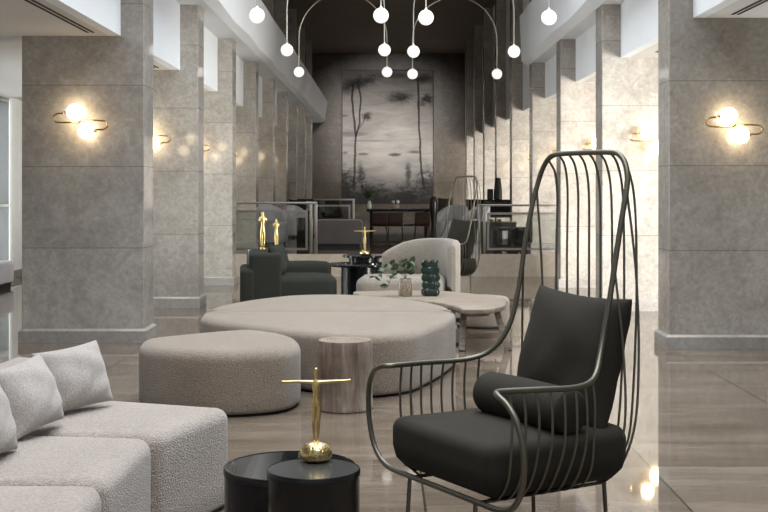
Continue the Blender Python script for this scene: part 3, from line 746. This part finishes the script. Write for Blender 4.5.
# white boucle chair, open towards the sofa side
wl = thing('boucle_lounge_chair', 'cream boucle lounge chair with a curved wraparound back behind the green vase', 'armchair', (.42, 13.55, 0))
MB().soft(round_poly([(-.74, -.32), (.25, -.36), (.30, .30), (-.68, .36)], .13), .05, .40, .09, .03, .015).build('seat', 'cream', wl)
m = MB(); path = catmull([(.34, -.36, 0), (.36, -.1, 0), (.345, .15, 0), (.26, .36, 0), (.08, .48, 0), (-.18, .52, 0), (-.44, .45, 0)], 6)
rs = []
for k, p in enumerate(path):
    f = k/(len(path)-1); a = path[max(0, k-1)]; b = path[min(len(path)-1, k+1)]; tn = (b-a).normalized(); nn = Vector((tn.y, -tn.x, 0))
    top = .81 if f < .45 else .81-.03*(f-.45)-.17*max(0, (f-.62)/.38)**2.4
    e = min(1.0, math.sqrt(min(f, 1-f)*16+.12)); wd = .075*e; rr = .05
    if f < .06: top -= .05*(1-f/.06)
    prof = [(-wd, .30), (wd, .12), (wd, .4), (wd, top-rr), (wd*.7, top-.014), (0, top), (-wd*.7, top-.014), (-wd, top-rr), (-wd, .5)]
    rs.append([p+nn*d+Vector((0, 0, z)) for d, z in prof])
m.rings(rs).build('backrest', 'cream', wl)
for x, y in ((-.6, -.24), (.24, -.28), (.28, .22), (-.56, .28)): MB().tube([(x, y, 0), (x, y, .06)], .02).build('foot', 'black_matt', wl)
# green velvet armchair
ga = thing('velvet_armchair', 'dark green velvet armchair with loose cushions behind the island ottoman', 'armchair', (-1.02, 13.7, 0), .12)
MB().soft(round_poly([(-.42, -.42), (.46, -.40), (.46, .40), (-.42, .42)], .12), .04, .40, .07, .03, .015).build('seat', 'green', ga)
MB().soft(round_poly([(-.52, -.44), (-.16, -.44), (-.16, .44), (-.52, .44)], .05), .05, .665, .04, .02, .005).build('backrest', 'green', ga)
MB().soft(round_poly([(-.62, -.46), (-.46, -.46), (-.46, .42), (-.62, .42)], .05), .05, .50, .05, .02, .005).build('back_bolster', 'green', ga)
m = MB(); m.tube(catmull([(-.2, .34, .46), (.1, .36, .47), (.34, .34, .46), (.43, .25, .44)], 6), [.05]+[.09]*17+[.05], 16) if False else m.soft(round_poly([(-.18, .22), (.44, .20), (.44, .42), (-.18, .44)], .09), .36, .53, .07, .03, .01)
m.build('armrest', 'green', ga)
for x, y, rz_ in ((-.20, -.12, 1.3), (-.16, .22, 1.2)):
    MB().pillow(.42, .34, .14, Matrix.Translation((x, y, .58)) @ Matrix.Rotation(rz_, 4, 'Z') @ Matrix.Rotation(-.3, 4, 'X')).build('loose_cushion', 'green', ga)
for x, y in ((-.5, -.34), (.36, -.3), (.36, .3), (-.5, .34)): MB().tube([(x, y, 0), (x, y, .06)], .02).build('foot', 'black_matt', ga)
# pair of black tables behind
def pedestal(label, x, y, r, z, rb):
    t = thing('pedestal_table', label, 'side table', (x, y, 0), 0, 'black pedestal tables')
    MB().lathe([(r-.012, z-.03), (r, z-.022), (r, z-.006), (r-.006, z), (.01, z)], seg=56).build('tabletop', 'black_glass', t)
    MB().lathe([(rb*1.12, 0), (rb*1.12, z-.03)], seg=44).build('pedestal', 'black_metal', t); return t
pedestal('lower round black table with a wide glossy top beside the cream lounge chair', -.30, 14.9, .40, .45, .21)
pedestal('taller round black table carrying the small gold cross figure', -.26, 15.72, .285, .51, .18)
cross_figure('small gold open-armed figurine on the black pedestal table', -.25, 15.6, .51, 1.1)
# gold torsos on a dark stand behind the green chair
drum('narrow black drum stand behind the dark green armchair', -1.55, 15.6, .24, .60)
def torso(label, x, y, z0, h):
    t = thing('gold_torso', label, 'sculpture', (x, y, z0), .3, 'gold torso statuettes'); t.scale = (h*.72, h*.72, h)
    MB().lathe([(.10, 0), (.10, .03), (.06, .05)], seg=24).build('base', 'gold', t)
    J = [(0, 0, .52, .085), (0, 0, .62, .065), (0, 0, .74, .10), (0, 0, .82, .075), (0, 0, .87, .03), (0, 0, .92, .05), (0, 0, .97, .045),
         (-.05, 0, .45, .075), (-.045, -.01, .25, .05), (-.04, 0, .05, .035), (.05, 0, .45, .075), (.045, .01, .25, .05), (.04, 0, .05, .035), (-.11, 0, .80, .04), (-.125, .0, .70, .032), (.11, 0, .80, .04), (.125, 0, .70, .032)]
    E = [(0, 1), (1, 2), (2, 3), (3, 4), (4, 5), (5, 6), (0, 7), (7, 8), (8, 9), (0, 10), (10, 11), (11, 12), (3, 13), (13, 14), (3, 15), (15, 16)]
    skin('figure', J, E, 'gold', t); return t
torso('taller gold torso statuette standing behind the green armchair', -1.565, 15.5, .60, .50)
torso('shorter gold torso statuette standing behind the green armchair', -1.395, 15.55, .60, .40)

# ------------------------------------------------------------------ railings on the plinth
def railing(name, label, x0, x1, y, zt, posts, zb=ZP, frame=None):
    t = thing(name, label, 'railing', (x0, y, zb), 0, 'steel and glass railings')
    h = zt-zb
    MB().box(0, x1-x0, -.03, .03, h-.035, h, .008).build('top_rail', 'steel', t)
    for p in posts:
        MB().box(p-x0-.022, p-x0+.022, -.02, .02, 0, h-.035, .004).build('post', 'steel', t)
    a, b = frame; m = MB(); z0, z1 = .055, h-.13; w = .035
    m.box(a-x0, b-x0, -.012, .012, z0, z0+w).box(a-x0, b-x0, -.012, .012, z1-w, z1).box(a-x0, a-x0+w, -.012, .012, z0+w, z1-w).box(b-x0-w, b-x0, -.012, .012, z0+w, z1-w)
    f = m.build('panel_frame', 'steel', t, smooth=False)
    MB().box(a-x0+w, b-x0-w, -.004, .004, z0+w, z1-w).build('glass_pane', 'glass', f, smooth=False)
    return t
railing('railing', 'steel and glass railing on the plinth behind the green armchair', -3.2, -1.05, 18.9, 1.165, (-1.07, -1.15, -3.1), frame=(-3.0, -1.2))
railing('railing', 'steel and glass railing on the plinth behind the tall wire chair', 1.46, 3.5, 18.9, 1.13, (1.50, 1.58, 3.4), frame=(1.62, 2.78))
railing('railing', 'short steel railing beyond the grey bench near the painting', -1.5, -.62, 25.6, 1.15, (-.65,), frame=(-1.5, -.72))

# ------------------------------------------------------------------ lounge on the platform
def tub(label, x, y, r, h, mat, rz):
    t = thing('tub_armchair', label, 'armchair', (x, y, ZP), rz, 'tub armchairs on the platform')
    MB().soft([(r*.8*math.cos(a), r*.8*math.sin(a)) for a in [2*PI*k/24 for k in range(24)]], .04, .42, .06, .02, .01).build('seat', mat, t)
    m = MB(); arc_shell(m, 0, 0, r, r-.1, -.2, PI+.2, .04, lambda f: h-.22*(2*abs(f-.5))**2.5); m.build('backrest', mat, t)
    for k in range(4):
        a = PI/4+k*PI/2; MB().tube([(r*.6*math.cos(a), r*.6*math.sin(a), 0), (r*.6*math.cos(a), r*.6*math.sin(a), .05)], .018).build('foot', 'black_matt', t)
    return t
tub('blue-grey tub armchair behind the railing, beside the gold torsos', -2.02, 22.0, .33, .74, 'blue_grey', .9)
tub('paler grey tub armchair further behind the same railing', -1.86, 25.15, .27, .67, 'blue_grey', .6)
tub('broad grey tub armchair behind the distant tall wire chair', 1.25, 22.3, .31, .72, 'blue_grey', -.6)
tub('grey tub armchair between two others by the round drum table', 1.80, 23.6, .29, .70, 'blue_grey', -.9)
b = thing('upholstered_bench', 'long grey upholstered bench on the platform beyond the railing gap', 'bench', (-.78, 21.2, ZP))
MB().soft(round_poly([(-.42, -.25), (.40, -.25), (.40, .25), (-.42, .25)], .07), .05, .475, .06, .02, .008).build('seat', 'grey_fabric', b)
MB().box(-.38, .36, -.2, .2, 0, .055).build('plinth_base', 'black_matt', b)
k_ = thing('dark_gap_block', 'small black block standing in for the dark interior beside the blue-grey tub armchair', 'stool', (-1.52, 22.9, ZP))  # black block added where only the dark interior between the chairs shows
MB().soft(round_poly([(-.14, -.14), (.14, -.14), (.14, .14), (-.14, .14)], .03), .0, .46, .02, .01, .004).build('block', 'black_matt', k_)
# low black table with leather chairs
lt = thing('long_low_table', 'long low black table in front of the painting', 'table', (.33, 27.2, ZP))
MB().box(-.72, .72, -.35, .35, .50, .56, .01).build('tabletop', 'black_glass', lt)
for x in (-.62, .62):
    for y in (-.28, .28): MB().box(x-.03, x+.03, y-.03, y+.03, 0, .5).build('leg', 'black_metal', lt)
MB().box(-.6, .6, -.26, .26, .18, .21).build('shelf', 'black_metal', lt)
def lchair(label, x, y, mat):
    t = thing('leather_chair', label, 'chair', (x, y, ZP), 0, 'leather chairs at the low table')
    MB().soft(round_poly([(-.17, -.18), (.17, -.18), (.17, .2), (-.17, .2)], .05), .20, .29, .03, .02, .01).build('seat', mat, t)
    MB().soft(round_poly([(-.17, -.22), (.17, -.22), (.16, -.16), (-.16, -.16)], .02), .24, .50, .03, .01, .005).build('backrest', mat, t)
    for sx in (-.14, .14):
        for sy in (-.16, .16): MB().tube([(sx, sy, .21), (sx*1.15, sy*1.15, 0)], .012).build('leg', 'black_metal', t)
    return t
lchair('chestnut leather chair at the low table below the white vase', -.09, 26.1, 'leather')
lchair('tan leather chair in the middle of the low black table', .25, 26.2, 'tan_leather')
lchair('chestnut leather chair at the low table beside the tall black vase', .83, 26.1, 'leather')
vp = thing('vase_with_branches', 'white vase of leafy branches on the long low table', 'vase', (-.33, 27.2, ZP+.56))
MB().lathe([(.03, 0), (.045, .01), (.05, .06), (.04, .13), (.03, .17), (.033, .18), (.02, .175)], seg=24).build('vase', 'white_ceramic', vp)
leaves(vp, [[(0, 0, .16), (.02*math.cos(a), .02*math.sin(a), .3), (.20*math.cos(a), .2*math.sin(a), .46+.1*math.sin(3*a))] for a in [k*.9 for k in range(7)]], .035, .12, 5)
fp = thing('small_flower_pot', 'small dark pot with two white blooms on the long low table', 'plant', (.26, 27.1, ZP+.56))
MB().lathe([(.06, 0), (.085, .02), (.09, .08), (.075, .10), (.06, .09)], seg=24).build('pot', 'mottle', fp)
MB().ball((-.05, 0, .15), .035, 12, 8).build('bloom', 'white_ceramic', fp); MB().ball((.05, 0, .155), .04, 12, 8).build('bloom', 'white_ceramic', fp)
MB().tube([(0, 0, .08), (-.05, 0, .14)], .006).build('stem', 'leaf', fp); MB().tube([(0, 0, .08), (.05, 0, .14)], .006).build('stem', 'leaf', fp)
tv = MB().lathe([(.06, 0), (.075, .02), (.06, .18), (.045, .30), (.065, .45), (.085, .62), (.09, .74), (.07, .82), (.05, .86), (.045, .85)], seg=32).build('floor_vase', 'black_ceramic'); tv.location = (1.0, 24.2, ZP)
tag(tv, 'tall slender black floor vase standing by the grey tub armchairs', 'vase')
# console with vases
co = thing('black_console', 'long black console with open shelf behind the round drum table', 'console', (2.2, 24.9, ZP))
MB().box(-.5, .6, -.2, .2, .74, .79, .005).build('tabletop', 'black_metal', co)
MB().box(-.48, .58, -.19, .19, .42, .735).build('drawer_box', 'black_metal', co)
for x in (-.45, .55):
    for y in (-.16, .16): MB().box(x-.02, x+.02, y-.02, y+.02, 0, .74).build('leg', 'black_metal', co)
v1 = MB().lathe([(.06, 0), (.085, .01), (.08, .2), (.075, .22), (.06, .21)], seg=4).build('square_vase', 'black_ceramic', smooth=False); v1.location = (2.2, 24.85, ZP+.79); v1.rotation_euler = (0, 0, PI/4)
tag(v1, 'short square black vase on the black console', 'vase')
v2 = MB().lathe([(.07, 0), (.09, .01), (.085, .2), (.06, .42), (.05, .45), (.045, .44)], seg=28).build('tapered_vase', 'black_ceramic'); v2.location = (2.36, 24.85, ZP+.79)
tag(v2, 'taller tapered black vase on the black console beside a pillar', 'vase')
dt = thing('round_drum_table', 'dark grey round drum table behind the glass railing', 'table', (2.08, 21.75, ZP))
MB().lathe([(.32, 0), (.325, .38), (.33, .40), (.33, .415), (.32, .42), (.01, .42)], seg=48).build('drum', 'satin', dt)
for x, y in ((1.93, 21.6), (2.08, 21.62)):
    o = MB().lathe([(.012, 0), (.03, .008), (.045, .05), (.042, .05), (.02, .015)], seg=20).build('gold_bowl', 'gold'); o.location = (x, y, ZP+.42)
    tag(o, 'tiny gold bowl on the dark round drum table' + (', nearer the tub chairs' if x < 2 else ', nearer the black stool'), 'bowl', 'gold bowls on the drum table')
for x, y, lab in ((2.05, 20.7, 'glossy black leather stool touching the dark round drum table'), (2.39, 20.95, 'glossy black leather stool beside the pillar, next to another stool')):
    sb = thing('leather_stool', lab, 'stool', (x, y, ZP), x, 'black leather stools by the drum table')
    MB().lathe([(.12, .04), (.15, .06), (.16, .16), (.155, .30), (.13, .35), (.01, .36)], seg=10).build('seat', 'black_ceramic', sb, smooth=False)
    MB().lathe([(.11, 0), (.11, .045)], seg=16).build('plinth_base', 'black_matt', sb)
# gold horse on a console at the end
hc = thing('tall_console', 'tall dark console by the far pillars carrying a gold horse', 'console', (-2.12, 30.4, ZP))
MB().box(-.35, .5, -.18, .18, .70, .75, .005).build('tabletop', 'black_metal', hc)
for x in (-.3, .45):
    for y in (-.14, .14): MB().box(x-.02, x+.02, y-.02, y+.02, 0, .70).build('leg', 'black_metal', hc)
hs = thing('gold_horse', 'small gold rearing horse statuette on the tall dark console', 'sculpture', (-2.35, 30.3, ZP+.75))
skin('figure', [(0, 0, .14, .045), (-.06, 0, .19, .05), (-.10, 0, .25, .03), (-.09, 0, .29, .025), (-.14, 0, .27, .016), (.05, 0, .09, .05), (.06, .02, .04, .02), (.05, .02, .0, .012), (.06, -.02, .04, .02), (.05, -.02, .0, .012), (-.11, .02, .15, .016), (-.13, .02, .11, .012), (-.12, -.02, .16, .016), (-.15, -.02, .13, .012), (.11, 0, .08, .014), (.12, 0, .03, .010)],
     [(0, 1), (1, 2), (2, 3), (3, 4), (0, 5), (5, 6), (6, 7), (5, 8), (8, 9), (1, 10), (10, 11), (1, 12), (12, 13), (5, 14), (14, 15)], 'gold', hs)
# bench in the side aisle
ab = thing('aisle_bench', 'low lilac-grey upholstered bench by the aisle window', 'bench', (-5.4, 16.45, 0))
MB().soft(round_poly([(-.22, -.45), (.2, -.45), (.2, .45), (-.22, .45)], .06), .07, .37, .05, .02, .008).build('seat', 'lilac', ab)
MB().box(-.18, .16, -.4, .4, 0, .075).build('plinth_base', 'black_matt', ab)
